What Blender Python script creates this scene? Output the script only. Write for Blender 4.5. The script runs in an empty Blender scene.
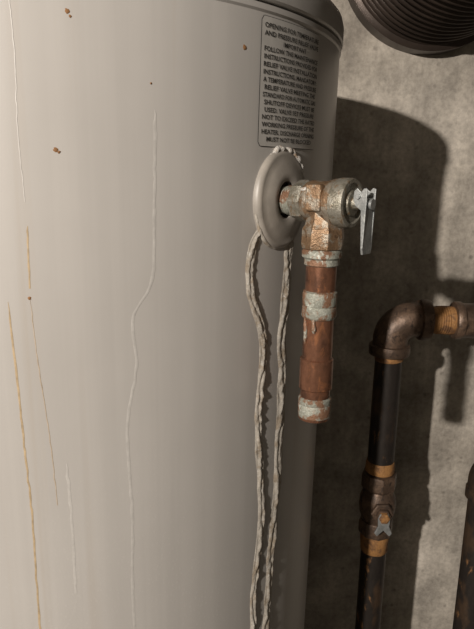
import bpy, bmesh, math, random
from mathutils import Matrix, Vector, noise
random.seed(4)
S=bpy.context.scene
CX,CY,TR=-.175,.62,.2665
def lean(z): return -.0105*(1.44-z)   # the tank stands very slightly out of plumb

# ---------------------------------------------------------------- materials
def nd(nt,t,**k):
    n=nt.nodes.new(t)
    for a,b in k.items(): setattr(n,a,b)
    return n
def base(name,rough=.6,metal=0.,spec=.5):
    m=bpy.data.materials.new(name); m.use_nodes=True
    b=m.node_tree.nodes['Principled BSDF']
    b.inputs['Roughness'].default_value=rough; b.inputs['Metallic'].default_value=metal
    b.inputs['Specular IOR Level'].default_value=spec
    return m,m.node_tree,b
def coords(nt,scale=(1,1,1)):
    tc=nd(nt,'ShaderNodeTexCoord'); mp=nd(nt,'ShaderNodeMapping')
    mp.inputs['Scale'].default_value=scale
    nt.links.new(tc.outputs['Object'],mp.inputs['Vector']); return mp.outputs['Vector']
def noi(nt,vec,scale,detail=6,rough=.6,dist=0):
    n=nd(nt,'ShaderNodeTexNoise'); n.inputs['Scale'].default_value=scale
    n.inputs['Detail'].default_value=detail; n.inputs['Roughness'].default_value=rough
    n.inputs['Distortion'].default_value=dist
    nt.links.new(vec,n.inputs['Vector']); return n.outputs['Fac']
def ramp(nt,fac,stops,interp='LINEAR'):
    r=nd(nt,'ShaderNodeValToRGB'); r.color_ramp.interpolation=interp
    e=r.color_ramp.elements
    while len(e)<len(stops): e.new(.5)
    for i,(p,c) in enumerate(stops):
        e[i].position=p; e[i].color=(c[0],c[1],c[2],1) if hasattr(c,'__len__') else (c,c,c,1)
    nt.links.new(fac,r.inputs['Fac']); return r.outputs['Color']
def mix(nt,fac,a,b,mode='MIX'):
    m=nd(nt,'ShaderNodeMix',data_type='RGBA',blend_type=mode)
    if isinstance(fac,(int,float)): m.inputs[0].default_value=fac
    else: nt.links.new(fac,m.inputs[0])
    for i,v in ((6,a),(7,b)):
        if hasattr(v,'__len__'): m.inputs[i].default_value=(v[0],v[1],v[2],1)
        else: nt.links.new(v,m.inputs[i])
    return m.outputs[2]
def bump(nt,b,h,strength=.3,dist=.001,prev=None):
    n=nd(nt,'ShaderNodeBump'); n.inputs['Strength'].default_value=strength; n.inputs['Distance'].default_value=dist
    nt.links.new(h,n.inputs['Height'])
    if prev is not None: nt.links.new(prev,n.inputs['Normal'])
    nt.links.new(n.outputs['Normal'],b.inputs['Normal']); return n.outputs['Normal']
def mottled(name,c1,c2,c3,scale=60,t2=(.48,.56),t3=(.58,.64),rough=.6,metal=0,bs=.6,bd=.0008,zst=1.):
    m,nt,b=base(name,rough,metal)
    v=coords(nt,(1,1,zst))
    n1=noi(nt,v,scale); v2=coords(nt,(1.3,1.1,zst*.9)); n2=noi(nt,v2,scale*1.7,8,.7,.6)
    n3=noi(nt,v,scale*7,4)
    c=mix(nt,ramp(nt,n1,[(t2[0],0.),(t2[1],1.)]),c1,c2)
    c=mix(nt,ramp(nt,n2,[(t3[0],0.),(t3[1],1.)]),c,c3)
    c=mix(nt,.45,c,ramp(nt,n3,[(.3,.35),(.7,1.)]),'MULTIPLY')
    nt.links.new(c,b.inputs['Base Color'])
    hh=mix(nt,.5,n2,n3); bump(nt,b,hh,bs,bd)
    return m
def plain(name,c,rough=.6,metal=0,sc=80,var=.25):
    m,nt,b=base(name,rough,metal); v=coords(nt)
    n=noi(nt,v,sc)
    nt.links.new(mix(nt,1.,c,ramp(nt,n,[(.3,1-var),(.7,1.)]),'MULTIPLY'),b.inputs['Base Color'])
    bump(nt,b,n,.15,.0005); return m

def concrete(name,tint=1.):
    m,nt,b=base(name,.9,0,.2)
    v=coords(nt)
    big=noi(nt,v,3.2,6,.6,.4); mid=noi(nt,v,14,8,.65); fine=noi(nt,v,130,5,.7)
    c=ramp(nt,big,[(.3,(.38*tint,.345*tint,.295*tint)),(.5,(.56*tint,.515*tint,.445*tint)),(.68,(.76*tint,.705*tint,.62*tint))])
    c=mix(nt,.75,c,ramp(nt,mid,[(.34,.45),(.60,1.)]),'MULTIPLY')
    c=mix(nt,.55,c,ramp(nt,fine,[(.3,.45),(.6,1.)]),'MULTIPLY')
    vs=coords(nt,(9,9,.8)); st=noi(nt,vs,3,4)
    c=mix(nt,.45,c,ramp(nt,st,[(.4,.55),(.6,1.)]),'MULTIPLY')
    vo=nd(nt,'ShaderNodeTexVoronoi'); vo.inputs['Scale'].default_value=38; nt.links.new(v,vo.inputs['Vector'])
    pit=ramp(nt,vo.outputs['Distance'],[(.05,0.),(.16,1.)])
    c=mix(nt,.25,c,pit,'MULTIPLY')
    nt.links.new(c,b.inputs['Base Color'])
    h=mix(nt,.5,mid,fine); p=bump(nt,b,h,.5,.004); bump(nt,b,pit,.4,.002,p)
    return m

def tankpaint():
    m,nt,b=base('tank_enamel_gray',.32,0,.5)
    v=coords(nt); big=noi(nt,v,5,5)
    c=ramp(nt,big,[(.3,(.41,.396,.374)),(.7,(.45,.436,.413))])
    vs=coords(nt,(60,60,1.2)); st=noi(nt,vs,1.,5,.6)
    c=mix(nt,.16,c,ramp(nt,st,[(.42,.72),(.6,1.)]),'MULTIPLY')
    # faint brown drip staining
    v3=coords(nt,(45,45,.7)); s3=noi(nt,v3,1.3,3,.5)
    c=mix(nt,ramp(nt,s3,[(.60,0.),(.72,.30)]),c,(.36,.31,.25))
    # dry mineral speckle, denser low down on the valve side
    sep=nd(nt,'ShaderNodeSeparateXYZ'); nt.links.new(v,sep.inputs[0])
    mr=nd(nt,'ShaderNodeMapRange'); nt.links.new(sep.outputs['Z'],mr.inputs['Value'])
    mr.inputs['From Min'].default_value=1.22; mr.inputs['From Max'].default_value=1.02
    mx=nd(nt,'ShaderNodeMapRange'); nt.links.new(sep.outputs['X'],mx.inputs['Value'])
    mx.inputs['From Min'].default_value=.04; mx.inputs['From Max'].default_value=.12
    mx.inputs['To Min'].default_value=.15
    vo=nd(nt,'ShaderNodeTexVoronoi'); vo.inputs['Scale'].default_value=280; nt.links.new(v,vo.inputs['Vector'])
    pat=noi(nt,v,16,4)
    mm=nd(nt,'ShaderNodeMath',operation='MULTIPLY'); nt.links.new(mr.outputs[0],mm.inputs[0])
    nt.links.new(ramp(nt,pat,[(.40,0.),(.56,1.)]),mm.inputs[1])
    mm2=nd(nt,'ShaderNodeMath',operation='MULTIPLY'); nt.links.new(mm.outputs[0],mm2.inputs[0]); nt.links.new(mx.outputs[0],mm2.inputs[1])
    dots=ramp(nt,vo.outputs['Distance'],[(.18,1.),(.34,0.)])
    mk=nd(nt,'ShaderNodeMath',operation='MULTIPLY'); nt.links.new(mm2.outputs[0],mk.inputs[0]); nt.links.new(dots,mk.inputs[1])
    mk2=nd(nt,'ShaderNodeMath',operation='MULTIPLY'); nt.links.new(mk.outputs[0],mk2.inputs[0]); mk2.inputs[1].default_value=.5
    c=mix(nt,mk2.outputs[0],c,(.60,.585,.555))
    nt.links.new(c,b.inputs['Base Color'])
    p=bump(nt,b,mk.outputs[0],.35,.0005)
    fine=noi(nt,v,350,3); bump(nt,b,fine,.04,.0004,p)
    return m

M={}
M['tank']=tankpaint()
M['cap']=plain('cap_enamel',(.42,.405,.38),.36,0,30,.15)
M['wall']=concrete('concrete'); M['floor']=concrete('concrete_floor',.3); M['room']=concrete('concrete_room',.2)
M['label']=plain('label_foil',(.49,.478,.45),.4,0,90,.15)
M['ink']=plain('label_ink',(.04,.038,.035),.6)
M['plate']=plain('escutcheon_plastic',(.33,.305,.27),.42,0,60,.3)
M['hole']=plain('insulation_dark',(.03,.02,.015),.9)
M['scale']=mottled('mineral_scale',(.42,.39,.34),(.31,.26,.20),(.56,.54,.50),110,(.50,.62),(.58,.68),.8,0,.6,.001)
M['white']=mottled('mineral_crust',(.60,.58,.54),(.36,.27,.19),(.74,.73,.70),120,(.52,.6),(.56,.62),.9,0,1,.002)
M['verd']=mottled('verdigris_brass',(.34,.325,.275),(.23,.215,.17),(.27,.18,.10),110,(.5,.57),(.55,.63),.4,.55,1,.001)
M['bronze']=mottled('crusted_bronze',(.28,.18,.105),(.36,.32,.26),(.14,.085,.05),110,(.50,.57),(.55,.63),.4,.55,1,.001)
M['copper']=mottled('stained_copper',(.30,.145,.088),(.135,.072,.05),(.50,.22,.11),50,(.47,.60),(.55,.63),.28,.7,.6,.0005,.6)
M['teal']=mottled('verdigris_copper',(.34,.35,.30),(.25,.14,.085),(.54,.56,.50),100,(.46,.53),(.57,.63),.55,.3,1,.001)
M['iron']=mottled('black_iron',(.036,.030,.026),(.085,.055,.035),(.34,.18,.08),34,(.50,.60),(.59,.67),.42,.35,.8,.0009,.5)
M['ironfit']=mottled('rusty_fitting',(.115,.078,.056),(.19,.125,.085),(.055,.040,.032),70,(.46,.58),(.54,.64),.42,.4,.8,.0009)
M['rust']=mottled('rust_orange',(.36,.18,.06),(.16,.08,.035),(.52,.30,.13),80,(.48,.60),(.58,.68),.75,.05,1,.001)
M['zinc']=mottled('zinc_lever',(.42,.44,.44),(.31,.33,.33),(.54,.56,.54),90,(.48,.6),(.58,.66),.4,.6,.5,.0004)
M['duct']=plain('duct_metal_dark',(.06,.045,.036),.36,.5,25,.4)
M['ochre']=plain('rust_stain_ochre',(.47,.385,.285),.6,0,200,.4)
M['ochre2']=plain('rust_stain_yellow',(.48,.37,.23),.6,0,200,.4)
M['pale']=plain('pale_mineral_run',(.50,.487,.46),.45,0,200,.2)
M['spot']=plain('rust_spot',(.26,.13,.05),.8)

# ---------------------------------------------------------------- mesh helpers
def empty(name,loc=(0,0,0),mat=None,parent=None):
    o=bpy.data.objects.new(name,None); S.collection.objects.link(o)
    o.matrix_world=mat if mat is not None else Matrix.Translation(loc); o.empty_display_size=.05
    if parent: o.parent=parent
    return o
def obj(name,vs,fs,mat,parent=None,smooth=True,auto=None):
    me=bpy.data.meshes.new(name); me.from_pydata([tuple(v) for v in vs],[],fs)
    bm=bmesh.new(); bm.from_mesh(me); bmesh.ops.recalc_face_normals(bm,faces=bm.faces); bm.to_mesh(me); bm.free()
    me.materials.append(mat)
    if smooth:
        me.polygons.foreach_set('use_smooth',[True]*len(me.polygons))
        me.set_sharp_from_angle(angle=math.radians(auto or 38))
    o=bpy.data.objects.new(name,me); S.collection.objects.link(o)
    if parent: o.parent=parent
    return o
def rot_to(axis):
    return Vector((0,0,1)).rotation_difference(Vector(axis)).to_matrix()
def lathe(name,prof,mat,parent=None,org=(0,0,0),axis=(0,0,1),seg=48,hexr=None,jit=0,freq=150,auto=None):
    Rm=rot_to(axis); org=Vector(org); vs=[];fs=[]
    for (r,h) in prof:
        for i in range(seg):
            a=2*math.pi*i/seg; rr=r
            if hexr:   # polygonal flats
                k=math.pi/hexr; aa=(a%(2*k))-k; rr=r*math.cos(k)/math.cos(aa)
            p=Vector((rr*math.cos(a),rr*math.sin(a),h))
            if jit: 
                q=noise.noise(p*freq+org*37); p=Vector((p.x*(1+q*jit/max(r,1e-4)),p.y*(1+q*jit/max(r,1e-4)),p.z))
            vs.append(org+Rm@p)
    n=len(prof)
    for j in range(n-1):
        for i in range(seg):
            k=(i+1)%seg; fs.append((j*seg+i,j*seg+k,(j+1)*seg+k,(j+1)*seg+i))
    fs.append(tuple(range(seg))); fs.append(tuple((n-1)*seg+i for i in range(seg)))
    return obj(name,vs,fs,mat,parent,True,auto)
def catmull(P,n=10):
    P=[Vector(p) for p in P]; Q=[2*P[0]-P[1]]+P+[2*P[-1]-P[-2]]; out=[]
    for i in range(1,len(Q)-2):
        for k in range(n):
            t=k/n; a,b,c,d=Q[i-1],Q[i],Q[i+1],Q[i+2]
            out.append(.5*((2*b)+(c-a)*t+(2*a-5*b+4*c-d)*t*t+(3*b-a-3*c+d)*t**3))
    out.append(P[-1]); return out
def sweep(name,path,rad,mat,parent=None,seg=32,jit=0,freq=200,flat=None,auto=60):
    vs=[];fs=[]; n=len(path); up=None
    for i,p in enumerate(path):
        t=(path[min(i+1,n-1)]-path[max(i-1,0)]).normalized()
        if up is None: up=t.orthogonal().normalized()
        up=(up-t*up.dot(t)).normalized(); sd=t.cross(up)
        r=rad(i/(n-1)) if callable(rad) else rad
        for k in range(seg):
            a=2*math.pi*k/seg; d=up*math.cos(a)+sd*math.sin(a)
            rr=r+ (jit*noise.noise((p+d*r)*freq) if jit else 0)
            vs.append(p+d*rr)
    for j in range(n-1):
        for i in range(seg):
            k=(i+1)%seg; fs.append((j*seg+i,j*seg+k,(j+1)*seg+k,(j+1)*seg+i))
    fs.append(tuple(range(seg))); fs.append(tuple((n-1)*seg+i for i in range(seg)))
    return obj(name,vs,fs,mat,parent,True,auto)
def box(name,lo,hi,mat,parent=None,bev=0):
    vs=[(x,y,z) for x in (lo[0],hi[0]) for y in (lo[1],hi[1]) for z in (lo[2],hi[2])]
    fs=[(0,1,3,2),(4,5,7,6),(0,1,5,4),(2,3,7,6),(0,2,6,4),(1,3,7,5)]
    o=obj(name,vs,fs,mat,parent,False)
    if bev:
        b=o.modifiers.new('b','BEVEL'); b.width=bev; b.segments=3
    return o
def tk(th,z,off=0):
    a=math.radians(th); r=TR+off
    return Vector((CX+r*math.cos(a)+lean(z),CY+r*math.sin(a),z))

# ---------------------------------------------------------------- room
X0,X1,Y0,Y1,H=-1.7,1.1,-1.8,.93,2.3
box('wall_back',(X0-.1,Y1,0),(X1+.1,Y1+.1,H),M['wall'])
box('wall_front',(X0-.1,Y0-.1,0),(X1+.1,Y0,H),M['room'])
box('wall_left',(X0-.1,Y0,0),(X0,Y1,H),M['room'])
box('wall_right',(X1,Y0,0),(X1+.1,Y1,H),M['room'])
box('floor',(X0-.1,Y0-.1,-.1),(X1+.1,Y1+.1,0),M['floor'])
box('ceiling',(X0-.1,Y0-.1,H),(X1+.1,Y1+.1,H+.1),M['room'])

# ---------------------------------------------------------------- water heater
WH=empty('water_heater',(0,0,0))
jk=lathe('jacket',[(.24,0),(.262,.002),(TR-.003,.01),(TR-.003,.06),(TR,.065),(TR,.07)]+[(TR,.07+1.372*i/30) for i in range(1,31)]+[(TR+.0012,1.4435),(TR+.0012,1.447),(TR-.003,1.449)],M['tank'],WH,(CX,CY,0),seg=256,auto=30)
for v in jk.data.vertices: v.co.x+=lean(v.co.z)
lathe('top_cap',[(TR-.004,1.4485),(TR+.0016,1.4490),(TR+.0026,1.4505),(TR+.0026,1.463),(TR+.001,1.469),(TR-.004,1.4745),(TR-.014,1.480),(.22,1.486),(.12,1.490),(.001,1.491)],M['cap'],WH,(CX,CY,0),seg=256,auto=30)
for i,dx in enumerate((-.1,.1)):
    lathe('water_nipple_%d'%(i+1),[(.013,1.485),(.013,1.53),(.018,1.531),(.018,1.56),(.011,1.561),(.011,H)],M['copper'],WH,(CX-.10,CY+dx*1.1,0),seg=32)

# stains and drips lying on the jacket
def plumb(pts): return [(a+(1.32-z)*4.5,z) for a,z in pts]
def run(name,pts,w,mat,off=.0004,jit=.5,n=12,par=None):
    P=catmull([(a,z,0) for a,z in plumb(pts)],n); vs=[];fs=[]
    for i,p in enumerate(P):
        wl=w*(1+jit*noise.noise(Vector((p.y*130,i*.37,w*900))))*min(1,i/4+.25)/2
        wr=w*(1+jit*noise.noise(Vector((p.y*150+9,i*.33,w*700))))*min(1,i/4+.25)/2
        wob=.0006*noise.noise(Vector((p.y*160,3,7)))
        for k in (-1,-.7,-.2,.3,.7,1):
            ww=wl if k<0 else wr
            da=math.degrees((k*ww+wob)/TR)
            vs.append(tk(p.x+da,p.y,off*(1-k*k)+.00007+off*.35*noise.noise(Vector((p.y*300,k*3,2)))*(1-k*k)))
    for i in range(len(P)-1):
        for k in range(5): fs.append((6*i+k,6*i+k+1,6*i+k+7,6*i+k+6))
    return obj(name,vs,fs,mat,par or WH,True,80)
run('pale_run_1',[(-62.1,1.375),(-62.3,1.345),(-62.5,1.321),(-63.1,1.271),(-66.0,1.246),(-65.8,1.212),(-67.4,1.171),(-67.2,1.103),(-67.6,1.04),(-67.4,.95)],.0021,M['pale'],.00006)
run('ochre_run_1',[(-79.0,1.306),(-79.2,1.29),(-79.3,1.268)],.0011,M['ochre2'],.00005)
run('ochre_run_2',[(-79.4,1.262),(-79.0,1.22),(-78.2,1.17),(-77.8,1.12)],.0006,M['ochre'],.00005)
run('ochre_run_3',[(-82.2,1.26),(-81.8,1.198),(-81.6,1.15),(-81.4,1.113),(-81.6,1.029),(-81.2,.95)],.0013,M['ochre2'],.00005)
run('pale_run_3',[(-79.2,1.44),(-79.0,1.40),(-79.3,1.36),(-79.1,1.32)],.0006,M['pale'],.00005)
run('pale_run_2',[(-76.2,1.15),(-76,1.11),(-76.1,1.05)],.0018,M['pale'],.00004)
def blob(name,th,z,r,mat):
    c=tk(th,z,.0003); vs=[c+Vector((math.cos(math.radians(th)),math.sin(math.radians(th)),0))*.0004]
    N=14
    for i in range(N):
        a=2*math.pi*i/N; rr=r*(1+.5*noise.noise(Vector((i*.9,th,z*9))))
        vs.append(tk(th+math.degrees(rr*math.cos(a)/TR),z+rr*math.sin(a),.0002))
    return obj(name,vs,[(0,1+i,1+(i+1)%N) for i in range(N)],mat,WH)
for i,(a,z,r) in enumerate([(-75.1,1.350,.0014),(-74.7,1.3488,.0009),(-73.1,1.425,.0014),(-72.8,1.4225,.0008),(-48.3,1.418,.0016),(-79.2,1.262,.0010),(-62.9,1.39,.0006)]):
    blob('rust_spot_%d'%(i+1),a,z,r,M['spot'])

# ---------------------------------------------------------------- warning label
WL=empty('warning_label')
LA,LB,LZ0,LZ1=-45.2,-28.6,1.3565,1.4405
def sheet(name,a0,a1,z0,z1,off,mat,rc=.003):
    # rounded-corner sheet bent round the tank
    N=40; vs=[];fs=[]; Wd=TR*math.radians(a1-a0)
    for i in range(N+1):
        u=i/N; x=u*Wd; e=min(x,Wd-x); ins=0
        if e<rc: ins=rc-math.sqrt(max(0,rc*rc-(rc-e)**2))
        vs+= [tk(a0+(a1-a0)*u,z0+ins,off),tk(a0+(a1-a0)*u,z1-ins,off)]
    for i in range(N): fs.append((2*i,2*i+2,2*i+3,2*i+1))
    return obj(name,vs,fs,mat,WL)
sheet('label_border',LA,LB,LZ0,LZ1,.0004,M['ink'])
sheet('label_sheet',LA+.10,LB-.10,LZ0+.0004,LZ1-.0004,.0006,M['label'],.0026)
lines=["OPENING FOR TEMPERATURE","AND PRESSURE RELIEF VALVE","IMPORTANT","FOLLOW THE MAINTENANCE","INSTRUCTIONS PROVIDED FOR","RELIEF VALVE INSTALLATION","INSTRUCTIONS. MANDATORY:","A TEMPERATURE AND PRESSURE","RELIEF VALVE MEETING THE","STANDARD FOR AUTOMATIC GAS","SHUTOFF DEVICES MUST BE","USED. VALVE SET PRESSURE","NOT TO EXCEED THE RATED","WORKING PRESSURE OF THE","HEATER. DISCHARGE OPENING","MUST NOT BE BLOCKED"]
W=TR*math.radians(LB-LA); pitch=(LZ1-LZ0-.006)/len(lines)
tv=[];tf=[]
for i,s in enumerate(lines):
    cu=bpy.data.curves.new('t','FONT'); cu.body=s; cu.size=1; cu.align_x='CENTER'; cu.resolution_u=2; cu.offset=.016
    to=bpy.data.objects.new('t',cu); S.collection.objects.link(to)
    dg=bpy.context.evaluated_depsgraph_get(); me=bpy.data.meshes.new_from_object(to.evaluated_get(dg))
    xs=[v.co.x for v in me.vertices]; wd=max(xs)-min(xs)
    sy=pitch*.90; sx=min(sy*1.25,(W-.006)/wd)
    zb=LZ1-.003-pitch*(i+.85); b0=len(tv)
    for v in me.vertices:
        tv.append(tk((LA+LB)/2+math.degrees(v.co.x*sx/TR),zb+v.co.y*sy,.0009))
    for p in me.polygons: tf.append(tuple(b0+k for k in p.vertices))
    bpy.data.objects.remove(to)
me=bpy.data.meshes.new('label_text'); me.from_pydata([tuple(v) for v in tv],[],tf); me.materials.append(M['ink'])
o=bpy.data.objects.new('label_text',me); S.collection.objects.link(o); o.parent=WL

# ---------------------------------------------------------------- valve frame
TH=math.radians(-39.0); nn=Vector((math.cos(TH),math.sin(TH),0)); tt=Vector((-nn.y,nn.x,0))
A=Vector((CX+TR*nn.x+lean(1.32),CY+TR*nn.y,1.3195))
FM=Matrix(((nn.x,tt.x,0,A.x),(nn.y,tt.y,0,A.y),(0,0,1,A.z),(0,0,0,1)))
VM=FM@Matrix.Translation((.0052,0,0))
ES=empty('escutcheon_plate',mat=FM@Matrix.Diagonal((1,.86,1,1)),parent=WH)
lathe('plate_ring',[(.0135,-.002),(.0135,.0058),(.016,.0070),(.020,.0068),(.027,.0052),(.0315,.0036),(.0325,.0038),(.0345,.0030),(.0362,.0010),(.0365,-.003)],M['plate'],ES,axis=(1,0,0),seg=80,auto=50)
lathe('insulation_hole',[(.0132,-.002),(.0132,.0015),(.001,.0016)],M['hole'],ES,axis=(1,0,0))
# crust around the plate edge
def arc(a0,a1,r,x,n=14):
    return [Vector((x,r*math.cos(math.radians(a0+(a1-a0)*i/n)),r*math.sin(math.radians(a0+(a1-a0)*i/n)))) for i in range(n+1)]
def crust(name,path,r,parent,jit=.0016,mat='scale',taper=True,freq=260):
    return sweep(name,catmull(path,6),(lambda t:r*(.35+.65*math.sin(math.pi*min(max(t,.03),.97))**.5) if taper else r),M[mat],parent,seg=12,jit=jit,freq=freq)
crust('crust_top',arc(118,35,.0362,.0008),.0024,ES,.0022,'white',freq=170)
crust('crust_left',arc(195,265,.0360,.0002),.0017,ES,.0007,freq=140)
crust('crust_right',arc(35,-60,.0362,.0002),.0017,ES,.0007,freq=140)

# mineral drips: flat crusty trails stuck on the jacket (ridged height strips)
MD=empty('mineral_drip_deposit',parent=WH)
def trail(name,pts,w,hgt,seed):
    P=catmull([(a,z,0) for a,z in plumb(pts)],40); vs=[];fs=[]; K=20
    for i,p in enumerate(P):
        z=p.y
        wl=w*.5*(1+.40*noise.noise(Vector((z*45,seed,1)))+.12*noise.noise(Vector((z*160,seed,4))))
        wr=w*.5*(1+.40*noise.noise(Vector((z*50,seed,9)))+.12*noise.noise(Vector((z*150,seed,6))))
        wob=.0011*noise.noise(Vector((z*40,seed,7)))
        for j in range(K+1):
            k=-1+2*j/K; x=k*(wl if k<0 else wr)
            env=max(0,1-k*k)
            ph=.45*math.sin(z*70+seed)+.35*noise.noise(Vector((z*80,seed,3)))
            ridge=.45+.55*abs(math.sin((k*1.25+ph)*math.pi*.8))
            nz=.80+.45*noise.noise(Vector((x*300,z*160,seed)))+.18*noise.noise(Vector((x*800,z*600,seed)))
            vs.append(tk(p.x+math.degrees((x+wob)/TR),z,hgt*env*ridge*nz+(.00005 if 0<j<K else -.0001)))
    for i in range(len(P)-1):
        for j in range(K): a=(K+1)*i+j; fs.append((a,a+1,a+K+2,a+K+1))
    return obj(name,vs,fs,M['scale'],MD,True,80)
trail('trail_left',[(-43.0,1.302),(-45.3,1.288),(-46.2,1.271),(-45.7,1.255),(-44.5,1.240),(-43.0,1.222),(-42.5,1.205),(-43.0,1.170),(-43.3,1.142),(-42.3,1.10),(-41.7,1.062),(-42.8,1.02),(-43.6,.98),(-43.4,.90),(-43.6,.80)],.0098,.0024,1.7)
trail('trail_right',[(-36.0,1.290),(-36.2,1.262),(-36.8,1.235),(-37.0,1.20),(-36.7,1.17),(-37.0,1.12),(-37.4,1.073),(-38.1,1.03),(-39.2,.96),(-39.6,.88),(-39.8,.78)],.0125,.0026,5.3)

# ---------------------------------------------------------------- relief valve
RV=empty('pressure_relief_valve',mat=VM)
ax=(1,0,0)
lathe('inlet_nipple',[(.0100,-.0048),(.0100,.002)]+[(.0108 if k%2 else .0097,.002+.0011*k) for k in range(9)]+[(.0108,.0135)],M['teal'],RV,axis=ax,jit=.0004,freq=300)
lathe('inlet_collar',[(.011,.0095),(.0142,.0102),(.0148,.0120),(.0148,.0185),(.0140,.0195)],M['verd'],RV,axis=ax,seg=96,hexr=8,jit=.0004,auto=20)
lathe('valve_body',[(.0125,.0190),(.0140,.0205),(.0146,.024),(.0142,.028),(.0142,.034),(.0150,.038),(.0160,.0405),(.0160,.0435),(.0150,.0445)],M['bronze'],RV,axis=ax,seg=64,jit=.0007,freq=170,auto=40)
lathe('bonnet',[(.0150,.0435),(.0166,.0445),(.0168,.047),(.0168,.0535),(.0162,.0548),(.0140,.0552),(.0130,.0540),(.0090,.0540),(.0080,.0556),(.0045,.0560),(.0040,.060),(.0005,.0602)],M['verd'],RV,axis=ax,seg=64,jit=.0004,auto=30)
lathe('outlet_neck',[(.0120,-.002),(.0122,-.012),(.0132,-.016),(.0150,-.0185),(.0155,-.021),(.0155,-.0295),(.0148,-.0325),(.0120,-.0330)],M['bronze'],RV,org=(.0325,0,0),seg=96,hexr=8,jit=.0006,auto=25)
box('body_lug',(.026,-.0160,-.006),(.0385,-.010,.0125),M['bronze'],RV,.0015)
crust('body_crust',[Vector((.019,-.010,.008)),Vector((.024,-.0125,.0085)),Vector((.031,-.011,.0105)),Vector((.037,-.0115,.0105))],.0018,RV,.0012,'white')
# lever
lathe('lever_stem',[(.0026,.058),(.0026,.068),(.0036,.0682),(.0036,.070)],M['zinc'],RV,axis=ax,seg=20)
def plate(name,poly,x0,x1,mat,parent,plane='x',bev=.0003):
    n=len(poly)
    if plane=='x': vs=[(x0,a,b) for a,b in poly]+[(x1,a,b) for a,b in poly]
    else: vs=[(a,x0,b) for a,b in poly]+[(a,x1,b) for a,b in poly]
    fs=[tuple(range(n)),tuple(range(n,2*n))]+[(i,(i+1)%n,n+(i+1)%n,n+i) for i in range(n)]
    o=obj(name,vs,fs,mat,parent,False)
    b=o.modifiers.new('b','BEVEL'); b.width=bev; b.segments=2
    return o
LV=empty('lever'); LV.parent=RV; LV.matrix_parent_inverse=Matrix.Identity(4)
plate('lever_handle',[(-.0065,.004),(.0065,.004),(.0065,-.006),(.0070,-.029),(.0056,-.0335),(-.0056,-.0335),(-.0070,-.029),(-.0065,-.006)],.0660,.0676,M['zinc'],LV)
for i,y in enumerate((-.0068,.0055)):
    plate('lever_cheek_%d'%(i+1),[(.0585,.004),(.0590,.0085),(.0610,.0105),(.0640,.0080),(.0662,.0105),(.0685,.0100),(.0684,.004),(.0676,-.029),(.0660,-.029),(.0645,-.004),(.0600,-.001)],y,y+.0013,M['zinc'],LV,'y')
lathe('lever_pin',[(.0016,-.0085),(.0016,.0085)],M['zinc'],LV,org=(.0625,0,.005),axis=(0,1,0),seg=16)

# ---------------------------------------------------------------- discharge pipe
DM=VM@Matrix.Translation((.0325,0,0))
DP=empty('copper_discharge_pipe',mat=DM)
lathe('male_adapter',[(.0108,-.0325),(.0132,-.0332),(.0142,-.0345),(.0142,-.0385),(.0126,-.0400),(.0126,-.0440),(.0112,-.0450)],M['teal'],DP,seg=64,jit=.0005,auto=30)
lathe('pipe_upper',[(.0111,-.043),(.0111,-.055),(.0111,-.066)],M['copper'],DP,seg=48,jit=.0002)
lathe('coupling',[(.0112,-.0630),(.0126,-.0640),(.0128,-.0660),(.0128,-.0735),(.0122,-.0742),(.0128,-.0750),(.0128,-.0815),(.0120,-.0835),(.0112,-.0840)],M['teal'],DP,seg=64,jit=.0008,freq=140,auto=40)
lathe('pipe_lower',[(.0111,-.082)]+[(.0111,-.085-.0070*k) for k in range(9)],M['copper'],DP,seg=48,jit=.0003)
lathe('lower_coupling',[(.0112,-.1140),(.0124,-.1150),(.0125,-.1300),(.0124,-.1375),(.0112,-.1385)],M['copper'],DP,seg=64,jit=.0005,freq=140,auto=40)
lathe('pipe_tail',[(.0111,-.137),(.0111,-.150)],M['copper'],DP,seg=48)
lathe('end_coupling',[(.0112,-.1445),(.0124,-.1455),(.0125,-.1490),(.0121,-.1500),(.0125,-.1510),(.0125,-.1590),(.0122,-.1600)],M['teal'],DP,seg=64,jit=.0005,freq=180,auto=40)
lathe('cut_edge',[(.0120,-.1590),(.0120,-.1615),(.0117,-.1622),(.0107,-.1622),(.0105,-.152),(.001,-.1515)],M['copper'],DP,seg=64,auto=40)
crust('solder_drip_1',[Vector((-.006,-.0096,-.083)),Vector((-.004,-.0108,-.092)),Vector((-.004,-.0109,-.102))],.0016,DP,.0008,'teal')
crust('solder_drip_2',[Vector((.002,-.0112,-.083)),Vector((.003,-.0112,-.088)),Vector((.003,-.0110,-.093))],.0018,DP,.0008,'teal')

# ---------------------------------------------------------------- iron gas pipe
KS=1.237
PX,PY,PZ=.197,.742,1.194; PR=.0142
IP=empty('iron_pipe'); IP.matrix_world=Matrix.Translation((PX,PY,1.159))@Matrix.Scale(KS,4)
ZF=PZ-1.159/KS
def P0(z): return z-PZ
def pl(name,prof,mat,**k): return lathe(name,[(r,P0(z)) for r,z in prof],M[mat],IP,**k)
pl('riser_lower',[(PR,ZF),(PR,.5),(PR,.7),(PR,.90),(PR*.97,.955)],'iron',jit=.0003)
pl('riser_upper',[(PR*.97,.985),(PR,1.04),(PR,1.10),(PR*.97,1.165)],'iron',jit=.0003)
pl('rust_band_1',[(PR*.98,1.022),(PR+.0014,1.0235),(PR+.0016,1.030),(PR+.0004,1.036)],'rust',jit=.0008,freq=120)
pl('rust_band_2',[(PR*.98,.925),(PR+.0010,.927),(PR+.0012,.937),(PR+.0016,.944),(PR,.950)],'rust',jit=.0008,freq=120)
pl('rust_band_3',[(PR*.98,1.150),(PR+.0006,1.151),(PR+.0006,1.156),(PR*.98,1.158)],'rust',jit=.0006)
pl('floor_flange',[(.045,ZF),(.045,ZF+.006),(.024,ZF+.010),(.021,ZF+.024),(PR,ZF+.025)],'ironfit')
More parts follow.
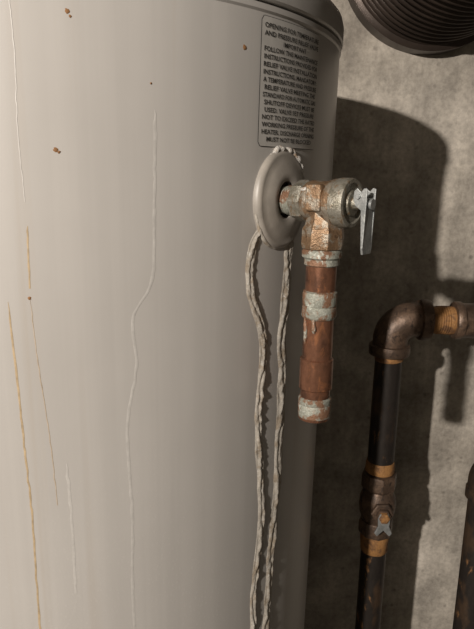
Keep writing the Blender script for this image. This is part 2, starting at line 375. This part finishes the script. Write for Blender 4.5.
# shut-off valve
pl('valve_collar_top',[(PR,1.022),(.0185,1.0210),(.0192,1.018),(.0192,1.006),(.0180,1.003),(.0150,1.002)],'ironfit',seg=96,hexr=8,auto=20)
pl('valve_core',[(.0150,1.004),(.0165,1.000),(.0190,.993),(.0200,.984),(.0190,.974),(.0165,.968),(.0155,.964)],'ironfit',jit=.0004)
pl('valve_collar_bottom',[(.0150,.966),(.0180,.965),(.0190,.962),(.0190,.951),(.0180,.948),(PR,.947)],'ironfit',seg=96,hexr=8,auto=20)
lathe('valve_stem_boss',[(.0125,.012),(.0125,.0215),(.0112,.0225),(.0080,.0228),(.0078,.027)],M['ironfit'],IP,org=(.001,0,.983-PZ),axis=(0,-1,0),seg=48,hexr=6,auto=20)
lathe('valve_stem_nut',[(.0058,.026),(.0058,.0315),(.0040,.0325),(.0005,.0328)],M['rust'],IP,org=(.001,0,.983-PZ),axis=(0,-1,0),seg=48,hexr=6,auto=20)
hv=plate('valve_lever',[(-.0045,.0065),(.0045,.0065),(.0065,.001),(.0060,-.008),(.0095,-.016),(.0065,-.0195),(0,-.0125),(-.0065,-.0195),(-.0095,-.016),(-.0060,-.008),(-.0065,.001)],-.0300,-.0275,M['zinc'],IP,'y',.0006)
hv.location=(.001,0,.981-PZ)
# elbow
BR=.022
def V(x,y,z): return Vector((x,y,z))
arcp=[V(0,0,-.034),V(0,0,-.028)]+[V(BR-BR*math.cos(a),0,-BR+BR*math.sin(a)) for a in [math.pi/2*i/14 for i in range(15)]]+[V(.028,0,0),V(.036,0,0)]
sweep('elbow_body',arcp,.0178,M['ironfit'],IP,seg=48,jit=.0004,freq=120)
lathe('elbow_collar_bottom',[(.0178,-.026),(.0208,-.027),(.0212,-.029),(.0212,-.035),(.0204,-.037),(PR,-.0372)],M['ironfit'],IP,seg=64,jit=.0004)
lathe('elbow_collar_side',[(.0178,.027),(.0208,.028),(.0212,.030),(.0212,.036),(.0204,.038),(PR,.0382)],M['ironfit'],IP,axis=ax,seg=64,jit=.0004)
lathe('side_nipple',[(PR,.036),(PR,.045)]+[(PR+.0006*(k%2),.045+.0012*k) for k in range(12)]+[(PR,.064)],M['rust'],IP,axis=ax,seg=64,jit=.0006,freq=120)
lathe('side_coupling',[(PR,.0625),(.0185,.063),(.0195,.0645),(.0195,.070),(.0178,.072),(.0178,.100),(.0195,.102),(.0195,.108),(.0185,.110),(PR,.1105)],M['ironfit'],IP,axis=ax,seg=64,jit=.0004)
lathe('side_pipe',[(PR,.108),(PR,.5),(PR,(X1-PX)/KS)],M['iron'],IP,axis=ax,seg=48,jit=.0003)

# second iron pipe, right
QX,QY,QZ=.288,.625,1.020
I2=empty('iron_pipe',(QX,QY,QZ))
lathe('riser',[(.0168,-QZ),(.0168,-.5),(.0168,-.03)],M['iron'],I2,jit=.0003)
arcp=[V(0,0,-.040),V(0,0,-.030)]+[V(BR-BR*math.cos(a),0,-BR+BR*math.sin(a)) for a in [math.pi/2*i/14 for i in range(15)]]+[V(.030,0,0),V(.040,0,0)]
sweep('elbow',arcp,.0190,M['iron'],I2,seg=40)
lathe('elbow_collar',[(.0190,-.030),(.0205,-.031),(.0205,-.042),(.0168,-.043)],M['iron'],I2)
lathe('branch',[(.0168,.036),(.0168,.3),(.0168,X1-QX)],M['iron'],I2,axis=ax)
lathe('floor_flange',[(.048,-QZ),(.048,-QZ+.006),(.026,-QZ+.010),(.0168,-QZ+.025)],M['ironfit'],I2)

# ---------------------------------------------------------------- flexible duct
DX,DZ,DR=.264,1.634,.124
FD=empty('corrugated_duct',(DX,Y1,DZ))
prof=[]; L=.95; h=.020
while h<L:
    for k in range(8):
        a=k/8*2*math.pi; prof.append((DR-.0035+.0035*math.cos(a),h+.013*k/8))
    h+=.013
lathe('duct_hose',prof,M['duct'],FD,axis=(.05,-1,.12),seg=96,auto=70)
lathe('wall_collar',[(DR+.004,.0005),(DR+.004,.03),(DR-.004,.034),(DR-.01,.034)],M['duct'],FD,axis=(0,-1,0),seg=96)

# ---------------------------------------------------------------- lights
def light(name,typ,loc,e,col,**k):
    l=bpy.data.lights.new(name,typ); l.energy=e; l.color=col
    for a,b in k.items(): setattr(l,a,b)
    o=bpy.data.objects.new(name,l); S.collection.objects.link(o); o.location=loc; return o
light('ceiling_bulb','POINT',(-.79,-.987,1.77),164,(1,.905,.815),shadow_soft_size=.020)
w=bpy.data.worlds.new('w'); S.world=w; w.use_nodes=True
w.node_tree.nodes['Background'].inputs[0].default_value=(1,.8,.6,1); w.node_tree.nodes['Background'].inputs[1].default_value=.05

# ---------------------------------------------------------------- camera
cam=bpy.data.cameras.new('camera'); co=bpy.data.objects.new('camera',cam); S.collection.objects.link(co)
Rm=Matrix.Rotation(math.pi/2-math.radians(13.5),3,'X')@Matrix.Rotation(math.radians(.96),3,'Z')
co.matrix_world=Matrix.Translation((0,0,1.34))@Rm.to_4x4()
cam.sensor_fit='VERTICAL'; cam.sensor_height=36; cam.lens=36*600/629; cam.clip_start=.02
S.camera=co
S.view_settings.view_transform='Standard'; S.view_settings.look='None'
